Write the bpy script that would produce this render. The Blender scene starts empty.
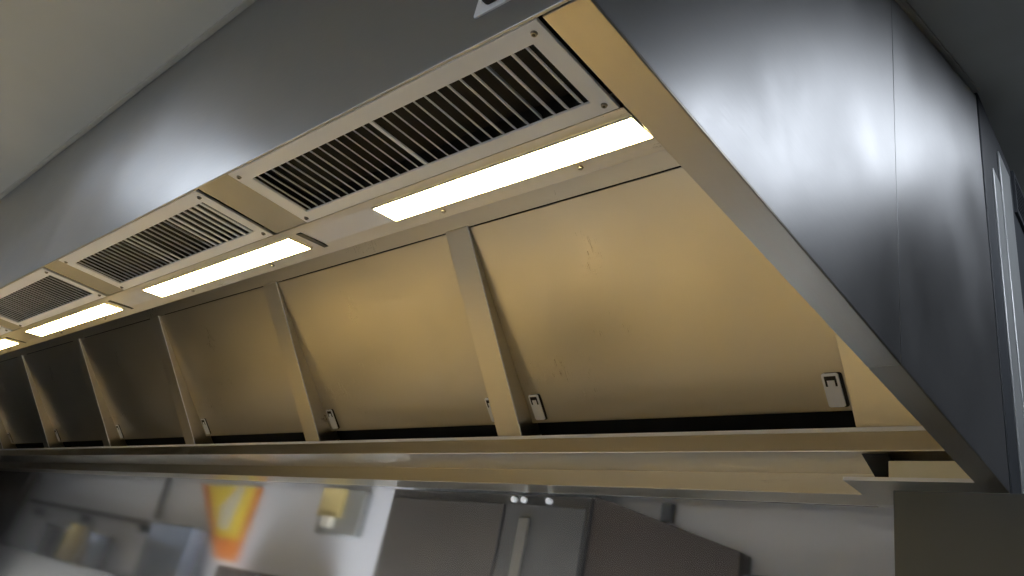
import bpy, bmesh, math, random
from mathutils import Vector, Matrix
random.seed(7)
COL = bpy.context.scene.collection
H0 = 1.25                      # camera height above the floor; all z below are relative to the camera

# ------------------------------------------------------------------ helpers
class MB:
    """collects boxes, prisms and tubes in place coordinates and links them as ONE mesh"""
    def __init__(s): s.v = []; s.f = []; s.sm = []
    def poly(s, pts, faces, smooth=False):
        b = len(s.v); s.v += [Vector(p) for p in pts]
        for f in faces: s.f.append([b + i for i in f]); s.sm.append(smooth)
        return s
    def box(s, x0, x1, y0, y1, z0, z1):
        return s.poly([(x0,y0,z0),(x1,y0,z0),(x1,y1,z0),(x0,y1,z0),(x0,y0,z1),(x1,y0,z1),(x1,y1,z1),(x0,y1,z1)],
                      [(3,2,1,0),(4,5,6,7),(0,1,5,4),(1,2,6,5),(2,3,7,6),(3,0,4,7)])
    def prism(s, prof, x0, x1):                      # (y, z) outline extruded along x
        n = len(prof)
        pts = [(x0,y,z) for y,z in prof] + [(x1,y,z) for y,z in prof]
        return s.poly(pts, [tuple(range(n)), tuple(range(2*n-1, n-1, -1))] + [(i, n+i, n+(i+1)%n, (i+1)%n) for i in range(n)])
    def slab(s, fr, outline, t0, t1):                # outline in a frame (o, u, v, n), thickness along n
        o,u,v,n = fr; k = len(outline)
        pts = [o+u*a+v*b+n*t0 for a,b in outline] + [o+u*a+v*b+n*t1 for a,b in outline]
        return s.poly(pts, [tuple(range(k-1,-1,-1)), tuple(range(k,2*k))] + [(i,(i+1)%k,k+(i+1)%k,k+i) for i in range(k)])
    def ring(s, fr, outer, inner, t0, t1):           # frame with a hole; outlines of equal length
        o,u,v,n = fr; k = len(outer)
        P = lambda L,t: [o+u*a+v*b+n*t for a,b in L]
        pts = P(outer,t0)+P(inner,t0)+P(outer,t1)+P(inner,t1)
        F = []
        for i in range(k):
            j = (i+1)%k
            F += [(i,k+i,k+j,j),(2*k+i,2*k+j,3*k+j,3*k+i),(i,j,2*k+j,2*k+i),(k+j,k+i,3*k+i,3*k+j)]
        return s.poly(pts, F)
    def tube(s, a, b, r, r2=None, n=14):
        a = Vector(a); b = Vector(b); r2 = r if r2 is None else r2
        d = (b-a).normalized(); u = d.orthogonal().normalized(); w = d.cross(u)
        pts = []
        for c,q in ((a,r),(b,r2)):
            for i in range(n):
                t = 2*math.pi*i/n; pts.append(c+u*math.cos(t)*q+w*math.sin(t)*q)
        s.poly(pts, [(i,(i+1)%n,n+(i+1)%n,n+i) for i in range(n)], True)
        return s.poly(pts, [tuple(range(n-1,-1,-1)), tuple(range(n,2*n))])
    def build(s, name, mat, parent=None, bevel=0, seg=2):
        me = bpy.data.meshes.new(name)
        root = Vector((0,0,0)); q = parent
        while q is not None: root = root + q.location; q = q.parent
        # the thing's own origin at its middle when it has no parent
        if parent is None:
            mn = [min(p[i] for p in s.v) for i in range(3)]; mx = [max(p[i] for p in s.v) for i in range(3)]
            org = Vector(((mn[0]+mx[0])/2, (mn[1]+mx[1])/2, mn[2]))
        else: org = root - Vector((0,0,H0))
        me.from_pydata([tuple(p-org) for p in s.v], [], s.f)
        for i,p in enumerate(me.polygons): p.use_smooth = s.sm[i]
        bm = bmesh.new(); bm.from_mesh(me); bmesh.ops.recalc_face_normals(bm, faces=bm.faces)
        bm.to_mesh(me); bm.free()
        me.materials.append(mat)
        o = bpy.data.objects.new(name, me); COL.objects.link(o)
        if parent is None: o.location = org + Vector((0,0,H0))
        else: o.parent = parent
        if bevel:
            m = o.modifiers.new('bevel','BEVEL'); m.width = bevel; m.segments = seg; m.limit_method = 'ANGLE'; m.angle_limit = 0.6
        return o
def thing(name, loc, label, cat, group=None):
    o = bpy.data.objects.new(name, None); COL.objects.link(o)
    o.location = (loc[0], loc[1], loc[2]+H0); o.empty_display_size = .05
    return tag(o, label, cat, group)
def tag(o, label, cat, group=None, kind=None):
    o['label'] = label; o['category'] = cat
    if group: o['group'] = group
    if kind: o['kind'] = kind
    return o
def struct(o): o['kind'] = 'structure'; return o
def copy_tree(o, parent=None):
    c = o.copy(); COL.objects.link(c); c.parent = parent
    for ch in [x for x in COL.objects if x.parent == o]: copy_tree(ch, c)
    return c
def rect(a0,a1,b0,b1): return [(a0,b0),(a1,b0),(a1,b1),(a0,b1)]
def rrect(a0,a1,b0,b1,r,n=5):
    L = []
    for cx,cy,t0 in ((a1-r,b1-r,0),(a0+r,b1-r,90),(a0+r,b0+r,180),(a1-r,b0+r,270)):
        for i in range(n+1):
            t = math.radians(t0+90*i/n); L.append((cx+r*math.cos(t), cy+r*math.sin(t)))
    return L

# ------------------------------------------------------------------ materials
def base(name, col, rough=.5, metal=0., **kw):
    m = bpy.data.materials.new(name); m.use_nodes = True
    b = m.node_tree.nodes['Principled BSDF']
    b.inputs['Base Color'].default_value = (*col,1); b.inputs['Roughness'].default_value = rough
    b.inputs['Metallic'].default_value = metal
    for k,v in kw.items(): b.inputs[k.replace('_',' ')].default_value = v
    return m, m.node_tree, b
def noise(nt, scale, stretch=(1,1,1), detail=3, coord='Object'):
    tc = nt.nodes.new('ShaderNodeTexCoord'); mp = nt.nodes.new('ShaderNodeMapping'); nz = nt.nodes.new('ShaderNodeTexNoise')
    mp.inputs['Scale'].default_value = stretch; nz.inputs['Scale'].default_value = scale; nz.inputs['Detail'].default_value = detail
    nt.links.new(tc.outputs[coord], mp.inputs[0]); nt.links.new(mp.outputs[0], nz.inputs['Vector'])
    return nz.outputs['Fac']
def ramp(nt, fac, a, b, p0=.3, p1=.7):
    r = nt.nodes.new('ShaderNodeValToRGB'); r.color_ramp.elements[0].position = p0; r.color_ramp.elements[1].position = p1
    r.color_ramp.elements[0].color = a if len(a)==4 else (*a,1); r.color_ramp.elements[1].color = b if len(b)==4 else (*b,1)
    nt.links.new(fac, r.inputs[0]); return r.outputs[0]
def brushed(name, col, rough, brush=(1,60,60), amp=.06, smudge=.08, bump=.02, wave=0.):
    m, nt, b = base(name, col, rough, 1.0)
    g = noise(nt, 14, brush, 4)                       # brushing lines
    s = noise(nt, 1.7, (1,1,1), 5)                    # wiped patches
    mr = nt.nodes.new('ShaderNodeMapRange'); mr.inputs[1].default_value=.3; mr.inputs[2].default_value=.7
    mr.inputs[3].default_value = rough-amp; mr.inputs[4].default_value = rough+amp; nt.links.new(g, mr.inputs[0])
    mr2 = nt.nodes.new('ShaderNodeMapRange'); mr2.inputs[1].default_value=.35; mr2.inputs[2].default_value=.7
    mr2.inputs[3].default_value = -smudge; mr2.inputs[4].default_value = smudge; nt.links.new(s, mr2.inputs[0])
    ad = nt.nodes.new('ShaderNodeMath'); ad.operation='ADD'; nt.links.new(mr.outputs[0],ad.inputs[0]); nt.links.new(mr2.outputs[0],ad.inputs[1])
    nt.links.new(ad.outputs[0], b.inputs['Roughness'])
    bp = nt.nodes.new('ShaderNodeBump'); bp.inputs['Strength'].default_value = bump; bp.inputs['Distance'].default_value=.002
    nt.links.new(g, bp.inputs['Height'])
    if wave:                                          # sheet metal is never quite flat
        w = noise(nt, 1.4, (1,1,1), 1); b2 = nt.nodes.new('ShaderNodeBump'); b2.inputs['Strength'].default_value=1; b2.inputs['Distance'].default_value=wave
        nt.links.new(w, b2.inputs['Height']); nt.links.new(b2.outputs[0], bp.inputs['Normal'])
    nt.links.new(bp.outputs[0], b.inputs['Normal'])
    return m
def emit(name, col, s):
    m = bpy.data.materials.new(name); m.use_nodes = True; nt = m.node_tree
    nt.nodes.remove(nt.nodes['Principled BSDF']); e = nt.nodes.new('ShaderNodeEmission')
    e.inputs[0].default_value = (*col,1); e.inputs[1].default_value = s
    nt.links.new(e.outputs[0], nt.nodes['Material Output'].inputs[0]); return m
def paint(name, a, b, rough=.5, scale=6, metal=0.):
    m, nt, p = base(name, a, rough, metal)
    nt.links.new(ramp(nt, noise(nt, scale, (1,1,1), 4), a, b), p.inputs['Base Color']); return m

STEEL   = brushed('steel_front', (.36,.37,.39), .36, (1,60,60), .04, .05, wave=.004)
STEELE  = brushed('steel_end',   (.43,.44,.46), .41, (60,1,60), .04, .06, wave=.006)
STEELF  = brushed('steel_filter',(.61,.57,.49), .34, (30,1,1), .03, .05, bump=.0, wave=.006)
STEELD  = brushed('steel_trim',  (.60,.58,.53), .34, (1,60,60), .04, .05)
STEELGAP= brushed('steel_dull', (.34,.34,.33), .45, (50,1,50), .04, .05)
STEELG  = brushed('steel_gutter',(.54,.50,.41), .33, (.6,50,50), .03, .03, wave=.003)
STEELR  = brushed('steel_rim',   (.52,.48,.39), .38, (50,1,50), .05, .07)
LATCH   = paint('latch_metal', (.93,.94,.97), (.88,.89,.92), .3, 10, .0)
CREAM   = paint('cream_panel',(.88,.84,.66),(.80,.76,.6),.4)
WHITE   = paint('grille_paint', (.90,.92,.96), (.85,.87,.91), .42, 5)
BLADE   = paint('blade_paint', (.80,.84,.90), (.70,.74,.80), .4, 20)
BLACK   = paint('matt_black', (.010,.010,.009), (.018,.017,.015), .7)
SCREW   = brushed('screw_metal', (.30,.29,.27), .3, (1,1,1), .02, .02)
CEIL    = paint('ceiling_paint', (.62,.64,.62), (.58,.60,.58), .8, 2)
TRIM    = paint('ceiling_trim_paint', (.52,.53,.50), (.46,.47,.44), .5, 8)
WALLW   = paint('white_wall', (.80,.82,.88), (.74,.76,.82), .45, 1.5)
PIER    = paint('dark_panel', (.050,.057,.068), (.042,.048,.058), .55, 3)
WALLG   = paint('grey_wall', (.07,.073,.078), (.055,.058,.062), .5, 2)
GUARD   = paint('guard_metal', (.60,.63,.65), (.50,.53,.55), .3, 3, .4)
POST    = brushed('post_metal', (.72,.74,.76), .3, (60,60,1), .03, .03)
FLOOR   = paint('floor_tile', (.24,.245,.25), (.30,.305,.31), .35, 8)
LAMP    = emit('warm_tube_light', (1.0,.74,.29), 62)
LAMPC   = emit('cool_fill_light', (.86,.92,1.0), 11)
LAMPD   = emit('soft_ceiling_light', (.86,.92,1.0), 6)
LAMPE   = emit('bright_ceiling_light', (.88,.93,1.0), 6)
LAMPB   = emit('cool_wall_fill', (.88,.93,1.0), 85)

# ------------------------------------------------------------------ main dimensions
XO, XI   = -.529, -.609          # end panel outer face, inner edge of its rim
YF, YB   = .525, 3.08            # front face, back of the hood
ZR       = .80                   # height of the rim
XL       = -15.6                 # far end of the hood
ZC       = 1.526                 # ceiling in front of the hood
SL       = .43                   # the ceiling rises behind the hood's front
def zc(y): return ZC + max(0, y-YF)*SL
A = Vector((0,2.251,1.946)); B = Vector((0,3.044,1.111))      # filter plane top and bottom
Vd = (B-A).normalized(); Nf = Vector((0,Vd.z,-Vd.y)).normalized()   # Nf points out to the cooking side
LEN = (B-A).length
PITCH, DW, XE, FW = 1.9456, .176, -1.010, 1.7695

X1, Z1, Y1 = Vector((1,0,0)), Vector((0,0,1)), Vector((0,1,0))
# ------------------------------------------------------------------ the room
struct(MB().box(-16.5,4.5,-5,6.2,-H0-.1,-H0).build('floor', FLOOR))
cp = [(-5,ZC),(YF,ZC),(6.2,zc(6.2)),(6.2,zc(6.2)+.1),(YF,ZC+.1),(-5,ZC+.1)]
struct(MB().prism(cp,-16.5,4.5).build('ceiling', CEIL))
struct(MB().box(-16.6,-16.5,-5,6.2,-H0,4.1).build('wall_left', PIER))
struct(MB().box(4.5,4.6,-5,6.2,-H0,4.1).build('wall_right', WALLG))
struct(MB().box(-16.5,4.5,-5.1,-5,-H0,1.6).build('wall_front', WALLW))
struct(MB().box(-16.5,XO-.08,3.684,3.76,-H0,2.8).build('wall_back', WALLW))
struct(MB().box(XO-.075,XO,3.12,6.1,-H0,zc(3.12)).build('wall_pier', PIER, bevel=.004))
struct(MB().box(XO,4.5,6.1,6.2,-H0,zc(6.1)).build('wall_far', WALLG))
# trims where the ceiling meets the hood
struct(MB().box(XL,XO-.02,YF-.022,YF-.007,ZC-.014,ZC-.001).build('trim_1', TRIM))
tp = [(YF,ZC-.016),(3.10,zc(3.10)-.016),(3.10,zc(3.10)-.002),(YF,ZC-.002)]
struct(MB().prism(tp,XO+.002,XO+.014).build('trim_2', TRIM))

# ceiling lights of the kitchen, and an added fill light behind the viewer
def ceiling_light(x0,x1,y0,y1,label,slope=False,mat=None):
    ym = (y0+y1)/2
    t = thing('ceiling_light', ((x0+x1)/2,ym,zc(ym)-.03), label, 'ceiling light')
    s = SL if slope else 0
    u = Vector((1,0,0)); v = Vector((0,1,s)).normalized(); n = Vector((0,s,-1)).normalized()
    fr = (Vector(((x0+x1)/2,ym,zc(ym))), u, v, n); a=(x1-x0)/2; b=(y1-y0)/2
    MB().ring(fr, rect(-a-.03,a+.03,-b-.03,b+.03), rect(-a,a,-b,b), .001, .03).build('frame', TRIM, t)
    MB().slab(fr, rect(-a,a,-b,b), .004, .018).build('diffuser', mat or LAMPC, t)
ceiling_light(-3.55,-2.68,-.36,-.02,'long cool ceiling light in front of the hood',mat=LAMPD)
ceiling_light(.08,.80,2.0,4.3,'cool ceiling light beside the end of the hood',True,LAMPE)
ceiling_light(-8.5,-1.0,-3.0,-2.4,'long cool fill light added behind the viewer')  # unseen fill lamp, added to lift the ceiling and the room's ambient light

# ------------------------------------------------------------------ the hood
hood = thing('exhaust_hood', (XO,YF,ZR), 'long brushed stainless steel kitchen exhaust hood under the grey ceiling', 'exhaust hood')
# front sheet, returned inward at its lower edge
MB().prism([(YF-.006,ZR-.001),(YF,ZR-.001),(YF,ZC-.015),(YF-.006,ZC-.015)],XL,XO-.001).build('front_panel', STEEL, hood, bevel=.0015)
# two end sheets with the seam between
ys = 1.874
for y0,y1 in ((YF+.0005,ys-.002),(ys+.002,YB)):
    MB().prism([(y0,ZR+.002),(y1,ZR+.002),(y1,zc(y1)-.035),(y0,zc(y0)-.035)],XO-.012,XO).build('end_panel', STEELE, hood, bevel=.0015)
MB().prism([(ys-.008,ZR+.01),(ys+.008,ZR+.01),(ys+.008,zc(ys)-.04),(ys-.008,zc(ys)-.04)],XO-.02,XO-.009).build('seam_strip', POST, hood)
for y0,y1 in ((YF+.002,ys-.0015),(ys+.0015,YB)):
    MB().box(XI,XO-.0005,y0,y1,ZR-.002,ZR+.028).build('rim', STEELR, hood, bevel=.002)
MB().prism([(1.0,ZR+.03),(3.46,ZR+.03),(3.46,2.0),(2.3,2.0),(1.0,1.5)],XI+.002,XI+.010).build('end_lining', STEELF, hood)
# plenum underside behind the grilles, lamp slope and flange
cs, sn = math.cos(math.radians(6)), math.sin(math.radians(6))
GX = [(-1.520,-.6190),(-2.622,-1.674),(-3.72,-2.776),(-4.82,-3.876)]      # the grilles' ends along the hood
L0 = Vector((0,.766,.800)); Lv = Vector((0,cs,sn)); Ln = Vector((0,sn,-cs))
def lp(d,h=0): p = L0+Lv*d+Ln*h; return (p.y,p.z)
e1 = lp(.072)
pl = [(.744,ZR-.001),lp(0),e1,(.874,e1[1]),(.874,e1[1]+.01),(e1[0]-.01,e1[1]+.01),lp(0,-.012),(.744,ZR+.011)]
MB().prism(pl,XL,XI-.004).build('lamp_slope', STEELD, hood)
MB().prism([(.874,e1[1]+.002),(.880,e1[1]+.002),(.880,1.44),(.874,1.44)],XL,XI-.004).build('plenum_back', STEELD, hood)
MB().box(XL,XI-.001,YF+.021,.748,ZR+.045,ZR+.05).build('shadow_gap_plate', BLACK, hood)  # black plate put in as the shade seen through the grille gaps
for k in range(4):
    l = GX[k][0]; r2 = GX[k+1][1] if k<3 else XL
    MB().box(r2+.013,l-.001,YF+.0005,.7435,ZR+.001,ZR+.012).build('gap_plate', STEELGAP, hood, bevel=.001)
MB().prism([(YF+.02,1.46),(2.20,2.10),(2.20,2.12),(YF+.02,1.48)],XL,XI-.004).build('roof_sheet', STEELD, hood)
# band over the filters
def fp(d,h=0): p = A+Vd*d+Nf*h; return (p.y,p.z)
MB().prism([fp(-.007,.002),fp(-.007,-.02),(2.13,2.09),(2.115,2.09)],XL,XI-.004).build('cap_band', STEELF, hood, bevel=.001)
# solid black block standing in for the shade of the duct behind the filters
MB().prism([(2.28,2.04),(3.20,1.07),(3.20,1.015),(3.46,1.015),(3.46,2.08)],XL,XI-.03).build('duct_shade', BLACK, hood)
# dividers
D1 = Vector((0,2.971,1.015))
divprof = [fp(-.012,.010),(D1.y,D1.z),(3.16,1.015),(3.16,1.05),(2.262,2.00)]
xs = [XE - (PITCH-.0)*k - FW for k in range(8)]                       # right edge of each divider
for k in range(8):
    x1 = xs[k]
    if x1-DW < XL: break
    MB().prism(divprof,x1-DW,x1).build('divider', STEELF, hood, bevel=.003)
    MB().prism([fp(-.012,.012),(D1.y-.0015,D1.z),(D1.y+.008,D1.z),fp(-.006,.006)],x1-.0005,x1+.0045).build('divider_edge', LATCH, hood)
MB().prism(divprof,XE,XI-.0005).build('divider', STEELF, hood, bevel=.003)
# gutter: stepped profile, in two lengths
gp = [(2.971,.998),(2.980,1.008),(3.00,1.008),(3.00,1.000),(3.475,1.000),(3.475,.830),(3.2875,.830),(3.2875,.919),(2.971,.919)]
MB().prism(gp,-6.720,XI-.0005).build('gutter', STEELG, hood, bevel=.003)
MB().prism(gp,XL,-6.725).build('gutter', STEELG, hood, bevel=.003)
MB().box(XL,XI-.0005,2.967,2.990,.9965,1.0145).build('gutter_lip', LATCH, hood, bevel=.002)
MB().box(XL,XI-.0005,3.475,3.56,.86,2.08).build('rear_box', STEELD, hood)
MB().box(XL,XI-.01,3.002,3.46,1.0005,1.004).build('trough_shade', BLACK, hood)  # black plate added to darken what the filters reflect at their foot
# far end sheet
MB().prism([(YF+.02,ZR),(YB,ZR),(YB,zc(YB)-.05),(YF+.02,zc(YF)-.05)],XL-.02,XL).build('far_end_panel', STEELE, hood)
# bracket, corner plate and ledge under the gutter at the near end
MB().prism([(3.00,.918),(3.275,.918),(3.275,.835)],-1.000,-.906).build('bracket', BLACK, hood)
MB().box(-.902,XI-.0005,3.00,3.04,.819,.890).build('corner_plate', CREAM, hood, bevel=.002)
MB().box(-1.056,XI-.0005,2.965,3.325,.802,.813).build('ledge', STEELG, hood, bevel=.002)
MB().box(-1.056,XI-.0005,2.961,2.9655,.8025,.816).build('ledge_lip', LATCH, hood)
MB().box(-1.056,XI-.0005,3.325,3.375,.802,.829).build('ledge_back', STEELD, hood, bevel=.002)
# switch plate on the front
MB().slab((Vector((-.64,YF-.006,.94)),Vector((1,0,0)),Vector((0,0,1)),Vector((0,-1,0))), rrect(-.117,.09,-.078,.10,.006), 0, .004).build('switch_plate', LATCH, hood, bevel=.001)
MB().slab((Vector((-.700,YF-.006,.896)),Vector((1,0,0)),Vector((0,0,1)),Vector((0,-1,0))), rrect(-.035,.035,-.022,.024,.012), .0035, .016).build('switch', BLACK, hood, bevel=.003)
MB().tube((-.742,YF-.009,.892),(-.742,YF-.014,.892),.005,.004).build('rivet', LATCH, hood)
# dark slots and screws of the lamp slope
LX = [(-.613,-1.293),(-1.641,-2.525),(-2.862,-3.763),(-4.10,-5.00),(-5.34,-6.24),(-6.58,-7.48),(-7.82,-8.72)]
for i,(r,l) in enumerate(LX):
    if i: MB().slab((L0,Vector((1,0,0)),Lv,Ln), rect(r+.036,r+.056,.0,.100), -.001, .0015).build('slot', BLACK, hood)
    for q in (.25,.8):
        xx = r+(l-r)*q; a = Vector((xx,.856,e1[1]))
        MB().tube(a,a-Vector((0,0,.004)),.006,.0045).build('screw', SCREW, hood)

# ------------------------------------------------------------------ supply grilles
GV = Vector((0,1,0)); GN = Vector((0,0,-1))
gl_labels = ['large white louvred air grille nearest the hood corner, all its blades open',
             'white louvred air grille second from the hood corner, right blades nearly shut',
             'white louvred air grille third from the hood corner, cut by the photo edge',
             'white louvred air grille beyond the one cut by the photo edge']
for i in range(4):
    xr = GX[i][1]; W = xr-GX[i][0]
    t = thing('air_grille', (xr-W/2,YF+.10,ZR-.006), gl_labels[i], 'air grille', 'supply grilles along the hood front')
    fr = (Vector((xr-W,YF+.0005,ZR+.0045)), X1, GV, GN); D = .217
    a0,a1,b0,b1 = .045,W-.036,.037,.184
    MB().ring(fr, rect(0,W,0,D), rect(a0,a1,b0,b1), 0, .006).build('frame', WHITE, t, bevel=.0015)
    bk = MB().slab(fr, rect(a0-.012,a1+.012,b0-.01,b1+.01), -.040,-.036)
    bk.ring(fr, rect(a0-.012,a1+.012,b0-.01,b1+.01), rect(a0-.002,a1+.002,b0-.001,b1+.001), -.036,-.0005)
    bk.build('duct_box', BLACK, t)
    n = 28; m = MB(); m2 = MB()
    for k in range(n):
        c = a0+(k+.5)*(a1-a0)/n
        ang = 37 + random.uniform(-2.5,2.5)
        if i==0 and k in (14,24): ang = 62 if k==24 else 14
        if i==1:
            if k > 20: ang = 8+random.uniform(-5,6)
            elif k in (12,13,14): ang = 10
            elif k > 14: ang = 26+random.uniform(-6,6)
            else: ang = 24+random.uniform(-2,2)
        if i>=2: ang = 18+random.uniform(-2,2)
        ca,sa = math.cos(math.radians(ang)), math.sin(math.radians(ang))
        # blade: leaning along x, its lower edge flush with the frame
        o = fr[0]+fr[1]*c+GN*(-.002)
        d = (fr[1]*(-ca) - GN*sa)*.013; e = Vector((sa*.0027,0,ca*.0027))
        p = []
        for bb in (b0-.002,b1+.002):
            q = o+GV*bb+GN*.003; p += [q-d*.0-e*.5, q+d-e*.5, q+d+e*.5, q+e*.5]
        m.poly(p, [(0,1,2,3),(7,6,5,4),(0,4,5,1),(1,5,6,2),(2,6,7,3),(3,7,4,0)])
    bl = m.build('louver', BLADE, t)
    for a,b in ((.020,.018),(W-.020,.020),(.020,D-.016),(W-.018,D-.018)):
        q = fr[0]+fr[1]*a+GV*b
        s = MB().tube(q+GN*.005,q+GN*.0095,.0062,.0045).build('screw', SCREW, t)
        MB().tube(q+GN*.0090,q+GN*.0102,.0026,.0026).build('screw_recess', BLACK, s)

# ------------------------------------------------------------------ lamps under the hood
lb = ['brightest warm light panel, right under the largest air grille','warm light panel second from the hood corner, above the third filter panel',
      'warm light panel third from the hood corner, near the left photo edge','warm light panel cut by the left photo edge','light panel far along the hood, beyond the left photo edge']+['light panel far along the hood, beyond the left photo edge']*2
for i,(r,l) in enumerate(LX):
    t = thing('light_panel', ((r+l)/2,.81,.82), lb[i], 'light', 'light panels along the hood')
    fr = (L0,Vector((1,0,0)),Lv,Ln)
    MB().slab(fr, rect(l,r,.003,.068), .0005, .006).build('diffuser', LAMP, t, bevel=.002)
    MB().ring(fr, rect(l-.006,r+.003,.0005,.0715), rect(l,r,.0025,.0685), .0003, .005).build('frame', STEELD, t)

# ------------------------------------------------------------------ filter cover panels with latches
def latch(panel, x, fr_o):
    o = fr_o + Vector((x,0,0))
    fr = (o, Vector((1,0,0)), -Vd, Nf)                 # v runs up the slope
    w = .035
    p = MB().slab(fr, rrect(-w,w,.022,.172,.011), .0, .009).build('latch', LATCH, panel, bevel=.0015)
    MB().slab((o+Vector((.008,0,0)),fr[1],fr[2],fr[3]), rrect(-w,w+.005,.020,.173,.012), -.004, .004).build('latch_base', BLACK, p)
    MB().slab(fr, [(-.024,.160),(-.024,.115),(-.016,.115),(-.016,.142),(.015,.142),(.015,.115),(.023,.115),(.023,.160)], .0088, .0104).build('latch_slot', BLACK, p)
    MB().slab(fr, rrect(-.012,.011,.108,.139,.003), .009, .013).build('latch_tab', LATCH, p, bevel=.001)
def panel(xr):
    W = FW-.003
    t = thing('filter_panel', (xr-W/2-.0015,B.y,B.z), '', 'filter panel', 'steel filter cover panels along the hood')
    fr = (Vector((xr-.0015,0,0))+B, Vector((1,0,0)), -Vd, Nf)
    MB().slab(fr, rect(-W,0,0,LEN), -.010, 0).build('cover', STEELF, t, bevel=.003)
    latch(t, xr-.090, B); latch(t, xr-W+.070, B)
    return t
fl = ['largest golden steel filter panel at the right, both latches showing',
      'steel filter panel second from the right, its right latch half behind the divider',
      'steel filter panel third from the right, shadowed on its left side',
      'steel filter panel fourth from the right, above the thin hanging rod',
      'steel filter panel fifth from the right, next to the leftmost one',
      'steel filter panel at the far left, cut by the photo edge',
      'steel filter panel beyond the left photo edge']
p0 = panel(XE)
for k in range(7):
    o = p0 if k==0 else copy_tree(p0)
    o.location.x = p0.location.x if k==0 else X0 - PITCH*k
    if k==0: X0 = p0.location.x
    o['label'] = fl[k]

# ------------------------------------------------------------------ posts and vent on the pier's side
def zt(y): return zc(y)
t = tag(MB().box(XO,XO+.008,3.285,3.42,-H0,2.325).build('corner_guard', GUARD, bevel=.003), 'narrow bright metal strip right beside the hood end', 'metal strip', 'upright metal strips beside the hood')
t = tag(MB().box(XO+.0005,XO+.010,3.45,3.68,-H0,2.53).build('corner_guard', GUARD, bevel=.003), 'wider bright metal strip, right of the narrow one', 'metal strip', 'upright metal strips beside the hood')
v = thing('wall_vent', (XO+.002,4.05,2.4), 'small dark slatted wall vent at the right photo edge', 'vent')
fr = (Vector((XO,4.02,2.51)), Vector((0,1,0)), Vector((0,0,1)), Vector((1,0,0)))
MB().slab(fr, rect(-.22,.22,-.11,.11), .0005, .004).build('backing', BLACK, v)
m = MB()
for k in range(7): m.box(XO+.0045,XO+.012,3.815,4.225,2.418+.029*k,2.428+.029*k)
m.build('slat', PIER, v)
MB().ring(fr, rect(-.235,.235,-.125,.125), rect(-.21,.21,-.10,.10), .0005, .014).build('frame', PIER, v)

# ------------------------------------------------------------------ below the hood: wall with its things behind an added frosted screen
YW = 3.68
def boxt(name,x0,x1,y0,y1,z0,z1,mat,label,cat,bev=.004,group=None):
    return tag(MB().box(x0,x1,y0,y1,z0,z1).build(name,mat,bevel=bev),label,cat,group)
GREY = paint('cabinet_grey',(.028,.026,.025),(.042,.038,.036),.4,2)
BROWN= paint('brown_board',(.022,.015,.011),(.032,.022,.016),.6,3)
YEL  = paint('yellow_cloth',(.88,.68,.04),(.80,.58,.03),.6,4)
ORG  = paint('orange_edge',(.75,.25,.03),(.65,.18,.02),.6,6)
PALE = paint('pale_cloth',(.75,.72,.62),(.65,.62,.5),.6,5)
SIDE = paint('side_panel_steel',(.075,.088,.108),(.062,.074,.092),.6,3)
SLATE= paint('slate_blue',(.10,.12,.16),(.16,.18,.22),.5,6)
TAN  = paint('tan_plastic',(.40,.32,.12),(.48,.38,.16),.5,6)
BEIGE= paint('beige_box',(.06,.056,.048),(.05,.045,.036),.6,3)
X1, Z1, Y1 = Vector((1,0,0)), Vector((0,0,1)), Vector((0,1,0))
boxt('steel_column',-14.9,-12.75,3.52,YW,-H0,.85,BROWN,'dark brown column at the far left, behind the frosted screen','column')
sh = thing('wall_shelf',(-9.9,3.48,.30),'dark sloping bar shelf on the white wall, left of the yellow pennant','shelf')
MB().slab((Vector((-10.25,3.55,.405)),Vector((1,0,-.02)).normalized(),Z1,Y1), rect(-2.0,2.1,-.035,.025), 0,.117).build('board',GREY,sh,bevel=.004)
for x in (-11.9,-10.2,-8.5): MB().box(x-.03,x+.03,3.56,YW,.26,.36).build('bracket',GREY,sh,bevel=.004)
tag(MB().tube((-8.36,3.60,.855),(-8.29,3.60,.42),.032).build('hanging_rod',GREY),'thin dark rod hanging down to the sloping shelf','rod')
bc = thing('back_counter',(-9.3,3.3,-H0),'pale counter along the foot of the white wall at the left','counter')
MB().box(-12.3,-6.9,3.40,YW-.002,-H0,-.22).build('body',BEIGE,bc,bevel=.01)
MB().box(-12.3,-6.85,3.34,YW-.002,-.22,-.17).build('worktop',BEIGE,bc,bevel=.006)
def pan(x,z,r,mat,label):
    t = thing('cooking_pot',(x,3.52,-.17),label,'pot','pots under the sloping shelf')
    m = MB(); prof = [(r*.9,0),(r,.03),(r,z-.02),(r*1.05,z)]
    n = 24; pts = []; F = []
    for q,d in prof: pts += [(x+q*math.cos(2*math.pi*i/n),3.52+q*.6*math.sin(2*math.pi*i/n),-.169+d) for i in range(n)]
    for k in range(3): F += [(k*n+i,k*n+(i+1)%n,(k+1)*n+(i+1)%n,(k+1)*n+i) for i in range(n)]
    F += [tuple(range(n)),tuple(range(4*n-1,3*n-1,-1))]
    m.poly(pts,F).build('body',mat,t,bevel=.004)
    MB().tube((x+r*.95,3.52,z-.23),(x+r*1.7,3.51,z-.20),.02).build('handle',BLACK,t)
pan(-10.75,.36,.20,BLACK,'black pot under the left end of the sloping shelf')
pan(-9.25,.34,.20,SLATE,'dark blue pot right of the yellow jug')
jg = thing('jug',(-10.0,3.40,-.17),'yellow jug between the two dark pots','jug')
MB().tube((-10.0,3.52,-.168),(-10.0,3.52,.24),.14,.11,20).build('body',TAN,jg,bevel=.006)
MB().tube((-9.88,3.52,.18),(-9.85,3.52,-.05),.02).build('handle',TAN,jg)
boxt('equipment_case',-8.0,-7.1,3.44,3.62,-.168,.38,SLATE,'slate blue case on the counter, below the left side of the yellow pennant','case',.02)
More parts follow.
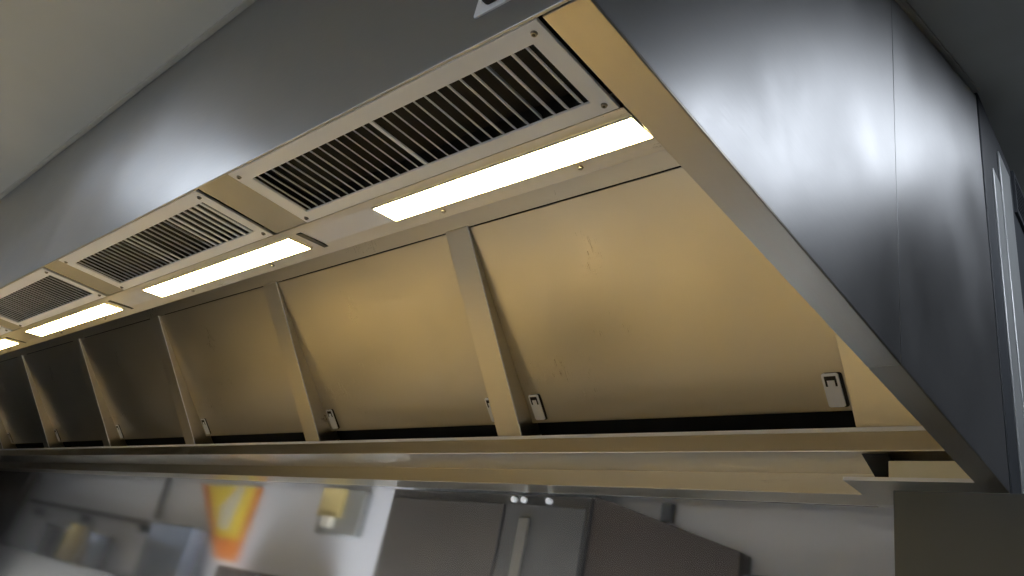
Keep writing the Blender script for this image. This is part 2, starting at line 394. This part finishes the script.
boxt('storage_cupboard',-6.4,-5.0,3.42,YW-.01,-H0,.10,BROWN,'low brown cupboard under the white wall, right of the pennant','cupboard',.02)
pn = thing('pennant',(-6.9,3.56,.16),'yellow pennant with orange edges hanging point down on the white wall','pennant')
fr = (Vector((-.14,3.679,.01)),X1,Z1,-Y1)
MB().slab(fr,[(-7.45,.81),(-6.72,.14),(-6.46,.14),(-6.43,.81)],0,.012).build('cloth',YEL,pn)
MB().slab(fr,[(-7.02,.60),(-6.92,.40),(-6.76,.40),(-6.68,.80),(-6.80,.80)],.0125,.016).build('streak',PALE,pn)
MB().slab(fr,[(-7.56,.81),(-7.42,.81),(-6.70,.14),(-6.80,.14)],0,.016).build('orange_edge',ORG,pn)
MB().slab(fr,[(-6.48,.81),(-6.36,.81),(-6.42,.14),(-6.52,.14)],0,.016).build('orange_edge',ORG,pn)
MB().slab(fr,[(-6.90,.33),(-6.46,.33),(-6.46,.14),(-6.74,.14)],.0165,.020).build('orange_foot',ORG,pn)
dp = thing('wall_dispenser',(-5.08,3.52,.44),'grey wall dispenser with a yellow front strip on the white wall','dispenser')
MB().box(-5.42,-4.88,3.61,YW-.002,.47,.825).build('body',paint('dispenser_grey',(.20,.20,.19),(.26,.26,.24),.5),dp,bevel=.01)
MB().box(-5.40,-5.10,3.575,3.61,.60,.825).build('front_strip',TAN,dp,bevel=.006)
MB().box(-5.30,-5.18,3.56,3.61,.52,.60).build('button',PALE,dp,bevel=.006)
cb = thing('storage_cabinet',(-3.4,3.5,-H0),'tall dark grey cabinet behind the frosted screen, under the second filter panel','cabinet')
MB().box(-4.44,-2.66,3.53,YW-.002,-H0,.828).build('body',GREY,cb,bevel=.006)
MB().box(-4.42,-3.32,3.515,3.53,-1.1,.76).build('door',paint('door_grey',(.045,.040,.037),(.062,.055,.050),.35,2),cb,bevel=.005)
dd = MB().box(-3.29,-2.68,3.515,3.53,-1.1,.76).build('door',paint('door_steel',(.085,.085,.084),(.055,.055,.055),.3,2),cb,bevel=.005)
MB().box(-3.16,-3.08,3.495,3.515,-.2,.68).build('handle',STEELGAP,dd,bevel=.006)
for x in (-3.24,-3.16,-2.96): MB().tube((x,3.50,.79),(x,3.53,.79),.018).build('hinge',LATCH,cb)
tag(MB().slab((Vector((0,3.54,0)),X1,Z1,Y1),[(-2.65,.84),(-1.74,.60),(-1.74,-1.245),(-2.65,-1.245)],0,.13).build('equipment_unit',BROWN,bevel=.006),
    'brown unit with a sloping top edge, right of the dark cabinet','unit')
boxt('hanging_hook',-2.26,-2.20,3.63,YW,.74,.84,PIER,'short dark hook above the slope of the brown unit','hook')
boxt('low_appliance',-1.72,-1.15,3.52,3.66,-H0,.50,SLATE,'low grey appliance at the bottom of the white wall, beside the dark panel','appliance',.02)
struct(MB().box(-1.02,XO-.09,3.48,3.68,-H0,.81).build('rim_shade_block', PIER))  # unseen dark block, added so the rim reflects less of the lit wall
boxt('side_panel',-.769,-.28,2.60,2.66,-H0,.675,SIDE,'dark grey upright steel panel at the lower right, below the end of the rim','panel',.003)
wl = thing('wall_fill_light',(-8,3.17,-H0),'added cool fill light behind the cooking range, unseen, brightening the white wall','light')  # hidden lamp added only to brighten the wall behind the screen
MB().box(-15,-1.3,3.12,3.22,-H0,-.86).build('housing',TRIM,wl)
fr = (Vector((0,3.18,-.83)),X1,Vector((0,.8,-.6)),Vector((0,.6,.8)))
MB().slab(fr,rect(-15,-1.3,-.05,.05),-.03,0).build('lamp_head',TRIM,wl)
MB().slab(fr,rect(-11.2,-1.4,-.04,.04),.001,.008).build('diffuser',LAMPB,wl)
scr, nt, b = base('frosted_glass',(1,1,1),.27,0.,Transmission_Weight=1.0,IOR=1.12)
b.inputs['Specular IOR Level'].default_value = .3
s0 = Vector((0,3.452,.824)); s1 = Vector((0,2.98,-.95)); sv=(s1-s0).normalized(); sn_=Vector((0,sv.z,-sv.y))  # added pane that softens the things behind it into a blur
tag(MB().slab((s0,X1,sv,sn_),rect(-15.3,-1.0,.004,(s1-s0).length),0,.006).build('blur_screen',scr),
    'added long frosted screen sloping under the gutter, blurring the wall behind it','screen')

# ------------------------------------------------------------------ cooking line below the hood (below the frame, seen in the steel)
cl = thing('cooking_range',(-5,1.8,-H0),'steel cooking range standing under the hood','cooking range')
TOP = brushed('range_steel',(.62,.60,.56),.42,(1,40,40),.05,.08)
MB().box(-12,-1.2,.55,2.05,-H0,-.36).build('body',TOP,cl,bevel=.01)
MB().box(-12.02,-.9,.42,2.08,-.36,-.32).build('worktop',paint('worktop',(.70,.63,.50),(.58,.51,.40),.35,3),cl,bevel=.006)
for k in range(3):
    x = -3.75-3.0*k
    MB().box(x-.65,x+.55,1.30,1.88,-.319,-.300).build('dark_reflected_block',BLACK,cl,bevel=.01)  # unseen dark block, added to reflect as a dark patch in the filters
    MB().box(x+1.2,x+1.7,.9,1.5,-.319,-.27).build('hob',BLACK,cl,bevel=.01)

# ------------------------------------------------------------------ camera, world, view
R = ((.7405037,.6435438,.19366374),(-.14874514,.43796386,-.88660168),(-.65538473,.62772529,.42003787))
cam = bpy.data.cameras.new('camera'); co = bpy.data.objects.new('camera',cam); COL.objects.link(co)
M = Matrix(((R[0][0],-R[1][0],-R[2][0]),(R[0][1],-R[1][1],-R[2][1]),(R[0][2],-R[1][2],-R[2][2]))).to_4x4()
M.translation = Vector((0,0,H0)); co.matrix_world = M
cam.sensor_fit='HORIZONTAL'; cam.sensor_width = 36; cam.lens = 36*746.72/1024; cam.clip_start=.02
sc = bpy.context.scene; sc.camera = co
w = bpy.data.worlds.new('world'); sc.world = w; w.use_nodes = True
w.node_tree.nodes['Background'].inputs[0].default_value = (.5,.55,.6,1); w.node_tree.nodes['Background'].inputs[1].default_value=.1
sc.view_settings.view_transform='Standard'; sc.view_settings.look='None'; sc.view_settings.gamma=1; sc.view_settings.use_curve_mapping=False
sc.view_settings.exposure = 0.15
sc.cycles.use_denoising = True
sc.cycles.max_bounces = 10; sc.cycles.diffuse_bounces = 5; sc.cycles.glossy_bounces = 6; sc.cycles.transmission_bounces = 6
sc.cycles.sample_clamp_indirect = 6
